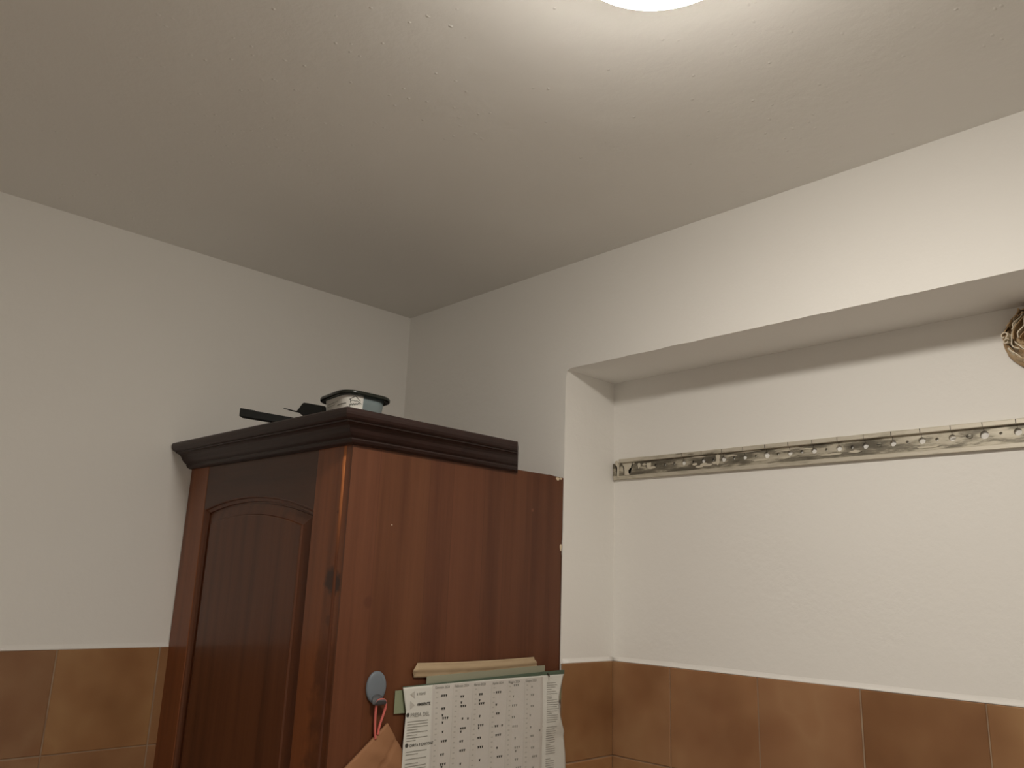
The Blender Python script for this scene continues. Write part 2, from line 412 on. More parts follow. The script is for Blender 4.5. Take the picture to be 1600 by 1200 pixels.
# right covering board, chipped at its upper rear corner
bm = bmesh.new()
prof = [(-1.0, FT), (-0.5, FT), (-0.10, FT + .001), (-0.085, FT + .0022), (-.06, FT + .0008), (-.031, FT + .0002), (-.024, FT - .0012), (-.016, FT - .0018), (-.010, FT + .0002), (-0.002, FT - .0005),
        (-.002, FT - .02), (-.002, .105), (-.0075, .098), (-.004, .088), (-.009, .08), (-.002, .070), (-.002, -Z0), (-1.0, -Z0)]
A = []; B = []
for y, z in prof:
    a = W(.6283, y, z); b = W(.633, y, z)
    A.append(V(bm, *a)); B.append(V(bm, *b))
bm.faces.new(A[::-1]); bm.faces.new(B)
for i in range(len(prof)): bm.faces.new((A[i], A[(i+1)%len(prof)], B[(i+1)%len(prof)], B[i]))
bmesh.ops.triangulate(bm, faces=[f for f in bm.faces if len(f.verts) > 4])
obj('side_panel', bm, M_side, cab)
for cy, cz, ry, rz_c in ((-.0200, FT - .0045, .0055, .0040), (-.0095, FT - .0030, .0028, .0028), (-.0055, .087, .003, .009)):
    bm = bmesh.new()
    ring = [V(bm, .6270 - cy * .0115, cy - .001 + ry * math.cos(t) * (1 + .25 * math.sin(3 * t)), cz + rz_c * math.sin(t) * (1 + .2 * math.cos(2 * t))) for t in [k * math.pi / 6 for k in range(12)]]
    bm.faces.new(ring)
    r2 = [V(bm, v.co.x - .002, v.co.y, v.co.z - Z0) for v in ring]
    for i in range(12): bm.faces.new((ring[i], ring[(i+1)%12], r2[(i+1)%12], r2[i]))
    ch = obj('chip', bm, M_chip, cab); ch['label'] = 'pale chip in the rear edge'

# door: stiles, arched rail, bottom rail, raised panel
SL, SR, DE, DT = 0.089, 0.524, 0.6105, 0.020        # opening left/right, door right edge, thickness
DZ0, DZB = -1.60, -1.50
XM, HW = (SL + SR) / 2, (SR - SL) / 2
RISE, SPR = 0.0275, 0.1335
RAD = (HW * HW + RISE * RISE) / (2 * RISE); CZ = SPR + RISE - RAD
tilt = -0.017                                        # the arch sits a little lower towards the right stile
def tz(x): return tilt * (x - XM) / HW * 0.5
def arch(x, inset=0.0):
    d = x - XM
    return CZ + math.sqrt(max((RAD - inset) ** 2 - d * d, 0)) + tz(x)
def F(bm, x, z, d): return V(bm, x, yf(x) - 0.001 + d, z)
door = obj('door', bmesh.new(), M_stile, cab)
bpy.data.objects.remove(door)
def slab(name, outline, material, th=DT, d0=0.0, bev=0.0012, parent=cab):
    bm = bmesh.new()
    a = [F(bm, x, z, d0) for x, z in outline]; b = [F(bm, x, z, d0 + th) for x, z in outline]
    bm.faces.new(a); bm.faces.new(b[::-1])
    for i in range(len(outline)): bm.faces.new((a[i], a[(i+1)%len(a)], b[(i+1)%len(a)], b[i]))
    bmesh.ops.triangulate(bm, faces=[f for f in bm.faces if len(f.verts) > 4])
    o = obj(name, bm, material, parent)
    if bev: bevel_mod(o, bev, 2)
    return o
n_ = 34
topl = FT - .003
arc_pts = [(SL + (SR - SL) * i / n_, arch(SL + (SR - SL) * i / n_)) for i in range(n_ + 1)]
# door mesh = panel; the frame pieces are its neighbours in the same door
bm = bmesh.new()
loops = []
def outl(inset):
    xs = [SL + inset + (SR - SL - 2 * inset) * i / n_ for i in range(n_ + 1)]
    pts = [(x, arch(x, inset)) for x in xs]
    return pts + [(SR - inset, DZB + inset), (SL + inset, DZB + inset)]
for inset, d in ((-0.001, .010), (0.0, .0015), (.0025, .0025), (.004, .006), (.0075, .0085), (.010, .0095), (.0105, .0130), (.0145, .0130), (.015, .0105), (.036, .0045), (.0375, .0015), (.040, .0010)):
    loops.append([F(bm, x, z, d) for x, z in outl(inset)])
strips(bm, loops, close=True)
f = bm.faces.new(loops[-1])
bmesh.ops.triangulate(bm, faces=[f])
door = obj('door', bm, M_panel, cab)
slab('stile', [(.003, DZ0), (SL, DZ0), (SL, topl), (.003, topl)], M_stile, parent=door)
o = slab('stile', [(SR, DZ0), (DE - .004, DZ0), (DE - .004, topl), (SR, topl)], M_stile, parent=door)
slab('arched_rail', arc_pts + [(SR, topl), (SL, topl)], M_rail, parent=door, d0=.0008)
slab('bottom_rail', [(SL, DZ0), (SR, DZ0), (SR, DZB), (SL, DZB)], M_rail, parent=door)
for c_ in list(door.children):
    c_.parent = door; c_.matrix_parent_inverse = Matrix.Translation(cab.location).inverted()
    c_.matrix_parent_inverse = (cab.matrix_basis @ door.matrix_parent_inverse).inverted()
# rounded, worn right edge of the door
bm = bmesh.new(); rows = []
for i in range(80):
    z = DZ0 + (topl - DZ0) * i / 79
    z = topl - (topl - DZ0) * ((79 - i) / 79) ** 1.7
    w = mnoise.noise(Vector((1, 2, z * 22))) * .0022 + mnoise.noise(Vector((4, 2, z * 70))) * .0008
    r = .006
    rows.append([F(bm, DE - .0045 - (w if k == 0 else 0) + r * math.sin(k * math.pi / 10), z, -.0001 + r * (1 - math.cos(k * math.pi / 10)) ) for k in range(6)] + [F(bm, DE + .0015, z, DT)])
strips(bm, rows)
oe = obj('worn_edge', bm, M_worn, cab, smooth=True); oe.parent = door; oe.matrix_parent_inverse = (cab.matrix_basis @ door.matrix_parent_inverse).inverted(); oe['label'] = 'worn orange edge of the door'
bm = bmesh.new()
for x0, x1 in ((DE + .0015, .6272),):
    a = [F(bm, x, z, .002) for x, z in ((x0, -Z0), (x1, -Z0), (x1, FT - .002), (x0, FT - .002))]
    b = [F(bm, x, z, .030) for x, z in ((x0, -Z0), (x1, -Z0), (x1, FT - .002), (x0, FT - .002))]
    bm.faces.new(a); bm.faces.new(b[::-1])
    for i in range(4): bm.faces.new((a[i], a[(i+1)%4], b[(i+1)%4], b[i]))
obj('front_post', bm, M_stile, cab)

# cornice: one moulding run along the front and the right side, mitred at the corner
KT = 0.2915
pr_ = [(0.0, KT), (.030, KT), (.0495, KT), (.0520, KT - .0008), (.0538, KT - .0035), (.0540, KT - .0075), (.0532, KT - .0120), (.0505, KT - .0165), (.0470, KT - .0190), (.0430, KT - .0200), (.0425, KT - .0225),
       (.0370, KT - .0235), (.0320, KT - .0265), (.0285, KT - .0310), (.0255, KT - .0365), (.0210, KT - .0415), (.0165, KT - .0445), (.0150, KT - .0450), (.0150, KT - .0480), (.0120, KT - .0520), (.0070, KT - .0545), (.0, KT - .0550)]
bm = bmesh.new(); rows = []
ns = 1
P0 = [V(bm, .0035, YL - o, z) for o, z in pr_]
P1 = [V(bm, .633 + o * .97, YR - o, z) for o, z in pr_]
P2 = [V(bm, .6275 + o * .97 + .0015, -.1500 - o, z) for o, z in pr_]     # mitre-cut end
strips(bm, [P0, P1, P2]); bm.faces.new(P0); bm.faces.new(P2[::-1])
# inner side and top lining
q = [V(bm, .0035, YL, KT), V(bm, .633, YR, KT), V(bm, .630, -.2035, KT)]
obj('cornice', bm, M_cornice, cab)
bm = bmesh.new(); vs2 = []
for z in (KT - .0005, KT - .018):
    vs2.append([V(bm, .004, YL + .0005, z), V(bm, .6325, YR + .0005, z), V(bm, .6275, -.1500, z), V(bm, .004, -.1500, z)])
bm.faces.new(vs2[0]); bm.faces.new(vs2[1][::-1])
for i in range(4): bm.faces.new((vs2[0][i], vs2[0][(i+1)%4], vs2[1][(i+1)%4], vs2[1][i]))
obj('top_board', bm, M_cornice, cab)
bm = bmesh.new()
box(bm, .01, .62, -.180, -.160, FT - .004, KT - .018)
box(bm, .01, .03, -.55, -.180, FT - .004, KT - .018); box(bm, .60, .62, -.55, -.180, FT - .004, KT - .018)
obj('top_batten', bm, M_carcass, cab)

# ------------------------------------------------------------------ things on the cabinet
def rrect(hx, hy, r, n=7):
    pts = []
    for cx, cy, a0 in ((hx - r, hy - r, 0), (-hx + r, hy - r, 90), (-hx + r, -hy + r, 180), (hx - r, -hy + r, 270)):
        for k in range(n + 1):
            a = math.radians(a0 + 90 * k / n); pts.append((cx + r * math.cos(a), cy + r * math.sin(a)))
    return pts
TUBC = Vector((0.500, -0.487, KT)); TR = math.radians(-4)
tub = thing('food_tub', 'small blue-grey plastic tub with dark lid and white sticker on the cabinet', 'food container', (TUBC.x, TUBC.y, TUBC.z + Z0))
TH = 0.052
def tubp(x, y, h):
    c, s = math.cos(TR), math.sin(TR)
    X = x * c - y * s; Y = x * s + y * c
    d = (X * 0.72 - Y * 0.69)                        # rises a little towards the room: it rests on a lid edge
    return TUBC + Vector((X, Y, h + .003 + 0.035 * (d + .07)))
def tub_ring(bm, hx, hy, r, h): return [bm.verts.new(tubp(x, y, h) + Vector((0, 0, Z0))) for x, y in rrect(hx, hy, r)]
HX, HY, HR = .058, .052, .030
bm = bmesh.new(); R_ = []
for h, s in ((0, -.014), (.003, -.0115), (.02, -.009), (.035, -.0072), (TH, -.005)):
    R_.append(tub_ring(bm, HX + s, HY + s, HR + s * .6, h))
strips(bm, R_, close=True); bm.faces.new(R_[0][::-1]); bm.faces.new(R_[-1])
obj('tub_body', bm, M_tub, tub, smooth=True)
bm = bmesh.new(); R_ = []
for h, s in ((TH - .0015, -.003), (TH - .0025, .002), (TH - .002, .0045), (TH - .0005, .0055), (TH + .0030, .0054), (TH + .0052, .0042), (TH + .0060, .001), (TH + .0055, -.006), (TH + .0035, -.008)):
    R_.append(tub_ring(bm, HX + s, HY + s, HR + s * .6, h))
strips(bm, R_, close=True); bm.faces.new(R_[0][::-1]); bm.faces.new(R_[-1])
obj('lid', bm, M_lid, tub, smooth=True)
# sticker wrapped over the body: follows the outline from one arc-length to another
ol = rrect(HX - .005 + .0009, HY - .005 + .0009, HR - .003)
ol2 = rrect(HX - .0108 + .0009, HY - .0108 + .0009, HR - .0065)
def along(pl, t):
    n = len(pl); L = [0]
    for i in range(n): L.append(L[-1] + math.dist(pl[i], pl[(i+1)%n]))
    t = (t % 1.0) * L[-1]
    for i in range(n):
        if t <= L[i+1]:
            k = (t - L[i]) / (L[i+1] - L[i]); a = pl[i]; b = pl[(i+1)%n]
            return (a[0] + (b[0]-a[0])*k, a[1] + (b[1]-a[1])*k)
def stick(t, h, off=0.0):
    a = along(ol, t); b = along(ol2, t); k = (h - .008) / (.052 - .008)
    x = b[0] + (a[0]-b[0])*k; y = b[1] + (a[1]-b[1])*k
    l = math.hypot(x, y); x *= 1 + off / l; y *= 1 + off / l
    return tubp(x, y, h)
T0, T1 = 0.60, 0.912
bm = bmesh.new(); rows = []
for h in (.008, .02, .032, .042, .0495):
    rows.append([bm.verts.new(stick(T0 + (T1 - T0) * i / 40, h) + Vector((0, 0, Z0))) for i in range(41)])
strips(bm, rows)
sticker = obj('sticker', bm, M_label, tub, smooth=True)
# printed marks on the sticker: little house drawing, script lines
def pen(bm, pts, w=.0005):
    """flat stroke on the sticker; pts in (t, h)"""
    for (t0, h0), (t1, h1) in zip(pts[:-1], pts[1:]):
        dt, dh = (t1 - t0) * .34, h1 - h0; l = math.hypot(dt, dh) or 1
        nt_x, nh = -dh / l * w / .34, dt / l * w
        n = max(1, int(abs(t1 - t0) / .008))
        r0 = [bm.verts.new(stick(t0 + (t1-t0)*i/n + nt_x, h0 + (h1-h0)*i/n + nh, .0004) + Vector((0,0,Z0))) for i in range(n+1)]
        r1 = [bm.verts.new(stick(t0 + (t1-t0)*i/n - nt_x, h0 + (h1-h0)*i/n - nh, .0004) + Vector((0,0,Z0))) for i in range(n+1)]
        strips(bm, [r0, r1])
bm = bmesh.new()
hc = .862
pen(bm, [(hc - .032, .0405), (hc + .002, .0478), (hc + .032, .0395)], .0006)
pen(bm, [(hc - .025, .0430), (hc - .025, .0345)], .0005)
pen(bm, [(hc - .022, .0385), (hc - .012, .0398), (hc, .0383), (hc + .012, .0392), (hc + .026, .0376), (hc + .040, .0345)], .0005)
sc = [(hc - .030 + i * .0045, .0295 + (.0026 if i % 2 else -.0012) + .00035 * i) for i in range(14)]
pen(bm, sc, .0005)
pen(bm, [(hc - .034, .0255), (hc - .026, .0285)], .0005)
for i in range(18):
    t = .632 + i * .0062; pen(bm, [(t, .0390 + i*.0001), (t + .0040, .0394 + i*.0001)], .0005 if i < 11 else .00028)
for i in range(13):
    t = .630 + i * .0062; pen(bm, [(t, .0345 + i*.0001), (t + .0044, .0347 + i*.0001)], .00028)
for i in range(11):
    t = .735 + i * .0072; pen(bm, [(t, .0325 + i*.0001), (t + .0056, .0330 + i*.0001)], .0007)
merge(sticker, [obj('printing', bm, M_ink, tub)])

# black bar lying on the cornice, its end jutting out over the front
def bar(bm, E, dirv, side, length, w, t, dz_far):
    e0 = Vector(E); d = Vector((dirv[0], dirv[1], 0)); s = Vector((side[0], side[1], 0))
    rows = []
    for u, tw, lo in ((0, t, 0), (.030, t, 0), (.0302, t * .93, 0), (length * .6, t * .9, 0), (length, t * .6, 0)):
        c = e0 + d * u + Vector((0, 0, dz_far * u / length))
        rows.append([bm.verts.new(c + s * a + Vector((0, 0, Z0 + b))) for a, b in ((0, 0), (w, 0), (w, tw), (0, tw))])
    strips(bm, rows, close=True, caps=True)
blk = thing('utensil', 'flat black plastic bar jutting out over the cornice, farthest left on the cabinet', 'utensil', (0.37, -0.55, KT + Z0))
bm = bmesh.new()
dv = Vector((.46, .888)).normalized()
bar(bm, (.316, -.6400, .3165), dv, (-.33, .30), .30, .050, .0165, -.0245)
o = obj('handle', bm, M_black, blk); bevel_mod(o, .0012, 2)

tray = thing('black_tray', 'small upturned black plastic tray with a thin rim between the bar and the tub', 'tray', (0.44, -0.52, KT + Z0))
bm = bmesh.new()
cr = Vector((.70, .714, 0)); dp = Vector((-.714, .70, 0)) 
T_ = Vector((.4367, -.6074, .3224))
out = [(0, 0), (.012, -.0028), (.026, -.0050), (.0300, .0005), (.0355, .0100), (.0385, .0122), (.044, .0118), (.074, .0075), (.078, -.022), (.044, -.0175), (.031, -.0085), (.026, -.0062), (.012, -.0040), (0, -.0012)]
rows = []
for k, (dd, sh) in enumerate(((0, 0), (.006, .0008), (.016, .002), (.020, .004))):
    c = T_ + dp * dd
    rows.append([bm.verts.new(c + cr * (s_t + sh) + Vector((0, 0, Z0 + z + dd * .16 - (.002 if k == 3 else 0)))) for s_t, z in out])
strips(bm, rows, close=True); bm.faces.new(rows[0][::-1]); bm.faces.new(rows[-1])
bmesh.ops.triangulate(bm, faces=[f for f in bm.faces if len(f.verts) > 4])
obj('tray_shell', bm, M_black, tray)

# ------------------------------------------------------------------ perforated rail screwed to the back of the recess
rail = thing('mounting_rail', 'long perforated galvanised metal rail smeared with white paint on the recess wall', 'rail', (1.3, DN, .28 + Z0))
RX0, RX1, RS = .6275, 2.10, -.0030 / .85
def rz(x, z): return z + RS * (x - .65)
YW = DN - .0060
pitch = .05095
bigs = [.678 + pitch * i for i in range(28)]
holes = []
for i, x in enumerate(bigs):
    s_ = [1, .7, .62, 1.05, .95, 1.1, .95, 1.2, 1, 1.05, 1.05, 1, 1, 1.1, 1.05, 1.25, 1.1][i] if i < 17 else 1.05
    holes.append((x, .0058 * s_)); holes.append((x + pitch / 2, .0030 * (.9 + .25 * ((i * 7) % 3) / 2)))
bm = bmesh.new()
ZA, ZB, ZH = .2650, .2965, .2836
dx = pitch / 4
K = 16
def ringpts(x, hw):
    """16 points on the cell boundary matching the circle's"""
    pts = []
    for k in range(K):
        a = 2 * math.pi * (k + .5) / K; c, s = math.cos(a), math.sin(a)
        up, dn = ZB - ZH, ZH - ZA
        tx = hw / abs(c); tz_ = (up if s > 0 else dn) / abs(s)
        t = min(tx, tz_); pts.append((x + c * t, ZH + s * t))
    return pts
for x, r in holes:
    o_ = ringpts(x, dx)
    O_ = [V(bm, px, YW, rz(px, pz)) for px, pz in o_]
    I_ = [V(bm, x + r * math.cos(2*math.pi*(k+.5)/K), YW, rz(x, ZH + r * math.sin(2*math.pi*(k+.5)/K))) for k in range(K)]
    J_ = [V(bm, v.co.x, DN - .0006, v.co.z - Z0) for v in I_]
    strips(bm, [O_, I_, J_], close=True)
    # square off the cell corners
    for cx, cz in ((dx, ZB - ZH), (dx, -(ZH - ZA)), (-dx, ZB - ZH), (-dx, -(ZH - ZA))):
        near = sorted(range(K), key=lambda k: math.dist(o_[k], (x + cx, ZH + cz)))
        cv = V(bm, x + cx, YW, rz(x + cx, ZH + cz))
        a_, b_2 = None, None
        for k in range(K):
            p, q_ = o_[k], o_[(k+1)%K]
            onx = abs(abs(p[0]-x) - dx) < 1e-6; onx2 = abs(abs(q_[0]-x) - dx) < 1e-6
            if onx != onx2 and (p[0]+q_[0]-2*x) * cx > 0 and (p[1]+q_[1]-2*ZH) * cz > 0:
                bm.faces.new((O_[k], O_[(k+1)%K], cv)); break
box(bm, RX0, holes[0][0] - dx, YW, YW + .0008, rz(.65, ZA), rz(.65, ZB))
bmesh.ops.remove_doubles(bm, verts=bm.verts, dist=1e-5)
web = obj('web', bm, M_web, rail, keep=False)
def lip(name, z0, z1, y0, x0, m, wav=.0006, seed=1.0, th=.0):
    bm = bmesh.new(); rows = []
    n = 140
    for i in range(n + 1):
        x = x0 + (RX1 - x0) * i / n
        w = mnoise.noise(Vector((x * 26, seed, 0))) * wav
        ya, yb = y0, DN - .0003
        rows.append([V(bm, x, yb, rz(x, z1 + w)), V(bm, x, ya + .0012, rz(x, z1 + w)), V(bm, x, ya, rz(x, z1 + w - .0012)), V(bm, x, ya, rz(x, z0 + .0008)), V(bm, x, ya + .0008, rz(x, z0)), V(bm, x, yb, rz(x, z0))])
    strips(bm, rows, close=True, caps=True)
    return obj(name, bm, m, rail)
lip('top_flange', .2962, .3052, DN - .0130, RX0 + .024, M_flange, .0009, 1.0)
lip('bottom_flange', .2568, .2655, DN - .0085, RX0 + .004, M_flange, .0003, 4.0)
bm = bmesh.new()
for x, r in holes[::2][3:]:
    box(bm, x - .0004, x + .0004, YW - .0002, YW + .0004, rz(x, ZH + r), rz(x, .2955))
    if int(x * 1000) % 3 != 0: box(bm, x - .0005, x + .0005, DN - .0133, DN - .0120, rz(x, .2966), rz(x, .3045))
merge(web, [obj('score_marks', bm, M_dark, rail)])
for x in (1.2645 - .0, 1.4197):
    bm = bmesh.new(); rows = []
    for y, r in ((YW, .0046), (YW - .0012, .0044), (YW - .0020, .003), (YW - .0022, .0001)):
        rows.append([V(bm, x + r * math.cos(t), y, rz(x, .2835) + r * math.sin(t)) for t in [k * math.pi / 8 for k in range(16)]])
    strips(bm, rows, close=True)
    for f in box(bm, x - .0036, x + .0036, YW - .0026, YW - .0012, rz(x, .2830), rz(x, .2840)): f.material_index = 1
    obj('screw', bm, [M_screw, M_dark], rail)
# filler blobs and letters-like remnants of plaster at the left end
M_fill, nt_, b_ = mat('wall_filler', (205, 196, 178), 0.9)
bump(nt_, b_, noise(nt_, coords(nt_), 120, 3), .001, .6)
def blob(pts, y, m=M_fill, th=.0012, name='filler_smear'):
    bm = bmesh.new()
    a = [V(bm, x, y, z) for x, z in pts]; b = [V(bm, x, y + th, z) for x, z in pts]
    bm.faces.new(a); 
    for i in range(len(a)): bm.faces.new((a[i], a[(i+1)%len(a)], b[(i+1)%len(a)], b[i]))
    bmesh.ops.triangulate(bm, faces=[f for f in bm.faces if len(f.verts) > 4])
    return obj(name, bm, m, rail)
def rag(cx, cz, rx, rz_, seed, n=22, amp=.3):
    r = random.Random(seed); P = []
    for k in range(n):
        a = 2 * math.pi * k / n; q_ = 1 + amp * mnoise.noise(Vector((math.cos(a) * 1.6 + seed, math.sin(a) * 1.6, 3)))*1.6 + r.uniform(-.06, .06)
        P.append((cx + rx * q_ * math.cos(a), rz(cx, cz) + rz_ * q_ * math.sin(a)))
    return P
YB = YW - .0007
blob([(.634, .302), (.642, .303), (.645, .296), (.649, .302), (.653, .301), (.648, .290), (.647, .266), (.641, .265), (.642, .288), (.637, .292)], YB)
blob([(.656, .302), (.668, .303), (.672, .298), (.692, .303), (.694, .292), (.685, .290), (.684, .284), (.676, .278), (.676, .272), (.682, .269), (.680, .266), (.664, .267), (.663, .285), (.658, .292)], YB)
for i, (x, z, a, b_3) in enumerate(((.707, .287, .004, .006), (.722, .288, .005, .0028), (.735, .285, .007, .007), (.744, .279, .010, .003), (.765, .299, .006, .0015), (.788, .2985, .006, .0014), (.806, .297, .004, .0016),
        (.8612, .2775, .006, .003), (.884, .275, .009, .004), (.893, .2735, .012, .0022), (.872, .2715, .010, .0022), (.911, .277, .006, .0026), (.9195, .2865, .0048, .0130), (.87, .2935, .016, .0018), (.95, .2890, .015, .0016),
        (1.02, .2745, .018, .0022), (1.075, .2745, .012, .0020), (1.075, .2890, .014, .0013), (1.17, .2730, .02, .0018), (1.22, .2745, .012, .0025), (1.35, .271, .02, .0016), (.995, .2945, .03, .0012), (1.12, .2885, .014, .0012), (1.40, .2855, .014, .0007))):
    blob(rag(x, z, a, b_3, i + 1.3), YB - .00002 * i)

# ------------------------------------------------------------------ crumpled paper stuffed in a pipe hole at the right
WC = Vector((1.5405, DN, .4375))
wad = thing('paper_wad', 'crumpled brown paper stuffed into a round hole high in the recess wall', 'paper', (WC.x, WC.y, WC.z + Z0))
bm = bmesh.new(); bmesh.ops.create_icosphere(bm, subdivisions=5, radius=1.0)
for v in bm.verts:
    p = v.co.copy(); n = 0
    for sc_, am in ((2.2, .16), (5, .09), (10, .05)): n += am * (1 - abs(mnoise.noise(p * sc_ + Vector((3, 1, 7)))) * 3)
    q_ = p * (.92 + n * .8)
    v.co = Vector((q_.x * .046, q_.y * .020, q_.z * .048)) + Vector((WC.x, DN - .004, WC.z + Z0))
obj('crumpled_core', bm, M_wad, wad)
rr = random.Random(11)
def sheet(cx, cz, pts, depth, flare, m, th=.0016, seed=0):
    """a ribbon of paper standing out of the hole: pts in plan (x, z), stood out by depth"""
    bm = bmesh.new(); rows = []
    n = len(pts)
    for lv in range(6):
        k = lv / 5; row = []
        for i, (x, z) in enumerate(pts):
            dxx, dzz = x - WC.x, z - WC.z
            wob = mnoise.noise(Vector((x * 60 + seed, z * 60, lv * .5))) * .0022 * (k + .3)
            fl = 1 + flare * k * k
            d = depth * (1 + .35 * mnoise.noise(Vector((x * 60, z * 60, seed * 3.1)))) 
            row.append(V(bm, WC.x + dxx * fl + wob, DN - .002 - d * k, WC.z + dzz * fl + wob * .8))
        rows.append(row)
    strips(bm, rows)
    o = obj('paper_fold', bm, m, wad, smooth=False)
    so = o.modifiers.new('thick', 'SOLIDIFY'); so.thickness = th; so.offset = 0
    return o
def arc(r, a0, a1, n=26, wob=.1, seed=0, cx=0, cz=0):
    P = []
    for i in range(n + 1):
        a = math.radians(a0 + (a1 - a0) * i / n)
        q_ = r * (1 + wob * mnoise.noise(Vector((math.cos(a) * 2 + seed, math.sin(a) * 2, seed))) * 2)
        P.append((WC.x + cx + q_ * math.cos(a), WC.z + cz + q_ * math.sin(a) * 1.02))
    return P
def curl(cx, cz, r, a0, turns, n=26):
    return [(WC.x + cx + r * (1 - .45 * i / n) * math.cos(math.radians(a0 + 360 * turns * i / n)), WC.z + cz + r * (1 - .45 * i / n) * math.sin(math.radians(a0 + 360 * turns * i / n))) for i in range(n + 1)]
for i, (r, a0, a1, dp_, fl, m_) in enumerate(((.0530, 80, 300, .016, -.10, M_wad), (.0505, 160, 345, .024, -.16, M_wad), (.0490, 190, 330, .027, -.10, M_wadedge), (.0500, 100, 178, .024, -.12, M_wad), (.0440, 205, 350, .033, -.20, M_wad),
        (.0400, 120, 240, .036, -.16, M_wadedge), (.0370, 215, 355, .036, -.12, M_wad), (.0330, 200, 345, .037, -.10, M_wadedge), (.0440, 95, 150, .033, -.12, M_wad), (.0330, 110, 190, .038, -.1, M_wad), (.0500, 0, 95, .024, -.12, M_wad), (.0400, -20, 90, .033, -.1, M_wadedge), (.0530, 290, 420, .018, -.1, M_wad))):
    sheet(0, 0, arc(r, a0, a1, 26, .045, i * 1.7), dp_, fl, m_, seed=i)
for i, (cx, cz, r, a0, tn) in enumerate(((-.0435, .0045, .0060, 300, .95), (-.0405, -.0065, .0048, 20, .9), (-.022, .030, .0062, 60, .8), (.012, .033, .009, 90, .9))):
    sheet(0, 0, curl(cx, cz, r, a0, tn), .034, .02, M_wadedge, seed=i + 30)
for i, (x0, z0, x1, z1, m_) in enumerate(((-.040, .020, -.018, .046, M_wad), (-.034, .012, -.012, .042, M_wadedge), (-.027, -.004, -.006, .034, M_wadedge), (-.021, -.006, -.002, .028, M_wad))):
    P = [(WC.x + x0 + (x1-x0)*k/16 + .002*math.sin(k*.6+i), WC.z + z0 + (z1-z0)*k/16) for k in range(17)]
    sheet(0, 0, P, .035, -.05, m_, seed=i + 60)
# flat creased face in the middle of the wad
bm = bmesh.new(); rows = []
for j in range(9):
    for_row = []
    for i in range(17):
        a_ = 2 * math.pi * i / 16; r_ = .030 * j / 8 + .0002
        x_, z_ = .010 + r_ * math.cos(a_), -.004 + r_ * 1.1 * math.sin(a_)
        for_row.append(V(bm, WC.x + x_, DN - .034 + .010 * (j / 8) ** 3 - .25 * x_ + .0015 * mnoise.noise(Vector((x_ * 120, z_ * 120, 0))), WC.z + z_))
    rows.append(for_row)
strips(bm, rows)
o = obj('paper_face', bm, M_wad, wad, smooth=True); so = o.modifiers.new('thick', 'SOLIDIFY'); so.thickness = .0008

# ------------------------------------------------------------------ ceiling lamp
lx, ly = LAMP
lamp = thing('ceiling_lamp', 'round white ceiling lamp glowing at the top edge of the picture', 'lamp', (lx, ly, CEIL + Z0))
bm = bmesh.new(); rows = []
for z, r in ((CEIL - .0005, .105), (CEIL - .040, .112), (CEIL - .0470, .1125)):
    rows.append([V(bm, lx + r * math.cos(t), ly + r * math.sin(t), z) for t in [k * math.pi / 32 for k in range(64)]])
strips(bm, rows, close=True); bm.faces.new(rows[0][::-1]); bm.faces.new(rows[-1])
obj('base_plate', bm, M_base, lamp, smooth=False)
bm = bmesh.new(); rows = []
prof = [(CEIL - .0475, LAMP_R * .985), (CEIL - .0490, LAMP_R), (CEIL - .0515, LAMP_R * .995), (CEIL - .0580, LAMP_R * .935), (CEIL - .0660, LAMP_R * .84), (CEIL - .0735, LAMP_R * .70), (CEIL - .0795, LAMP_R * .52), (CEIL - .083, LAMP_R * .30), (CEIL - .085, .002)]
for z, r in prof: rows.append([V(bm, lx + r * math.cos(t), ly + r * math.sin(t), z) for t in [k * math.pi / 32 for k in range(64)]])
strips(bm, rows, close=True); bm.faces.new(rows[0][::-1]); bm.faces.new(rows[-1])
obj('diffuser', bm, M_glow, lamp, smooth=True)

# ------------------------------------------------------------------ calendar on the cabinet's side
XS = 0.6338
cal = thing('wall_calendar', 'white printed calendar hanging on the cabinet side with columns of small marks', 'calendar', (XS, -.22, -.18 + Z0))
def wave(y, z):
    t = (y + .43) / .43
    d = max(0.0, -.18 - z)
    a = .0072 + .0020 * math.sin(t * 9.0 + d * 4) * min(1, d * 12) + .003 * math.exp(-t * 14) * min(1, d * 20)
    a += .010 * math.exp(-((t - 1) / .10) ** 2) * math.sin(min(1, d / .12) * math.pi) + .006 * math.exp(-((t - 1) / .12) ** 2) * min(1, max(0, d - .12) * 12)
    a -= .0022 * math.exp(-((t - .845) / .012) ** 2)
    return XS + a
def edge_l(d):
    return -.4285 + .0085 * min(1, d / .04) * (1 - .35 * min(1, max(0, d - .04) / .05)) - 0
def edge_r(d):
    return -.0035 - .0235 * math.sin(min(1, d / .115) * math.pi) * .95 + .006 * min(1, max(0, d - .10) / .06)
def ztop(t): return -.1808 + .0042 * (1 - (1 - t) ** 2.2)
CH = .297
bm = bmesh.new(); rows = []
NX, NZ = 90, 60
for j in range(NZ + 1):
    d = CH * j / NZ; row = []
    l, r = edge_l(d), edge_r(d)
    for i in range(NX + 1):
        t = i / NX
        y = l + (r - l) * t; z = ztop(t) - d
        row.append(V(bm, wave(y, z), y, z))
    rows.append(row)
strips(bm, rows)
back_rows = [[V(bm, v.co.x - .0008, v.co.y, v.co.z - Z0) for v in row] for row in rows]
strips(bm, back_rows)
for rr_ in ([ [rows[0], back_rows[0]], [rows[-1], back_rows[-1]] ]): strips(bm, rr_)
strips(bm, [[r[0] for r in rows], [r[0] for r in back_rows]]); strips(bm, [[r[-1] for r in rows], [r[-1] for r in back_rows]])
sheet_o = obj('sheet', bm, M_paper, cal, smooth=True)
prints = []
bm = bmesh.new()
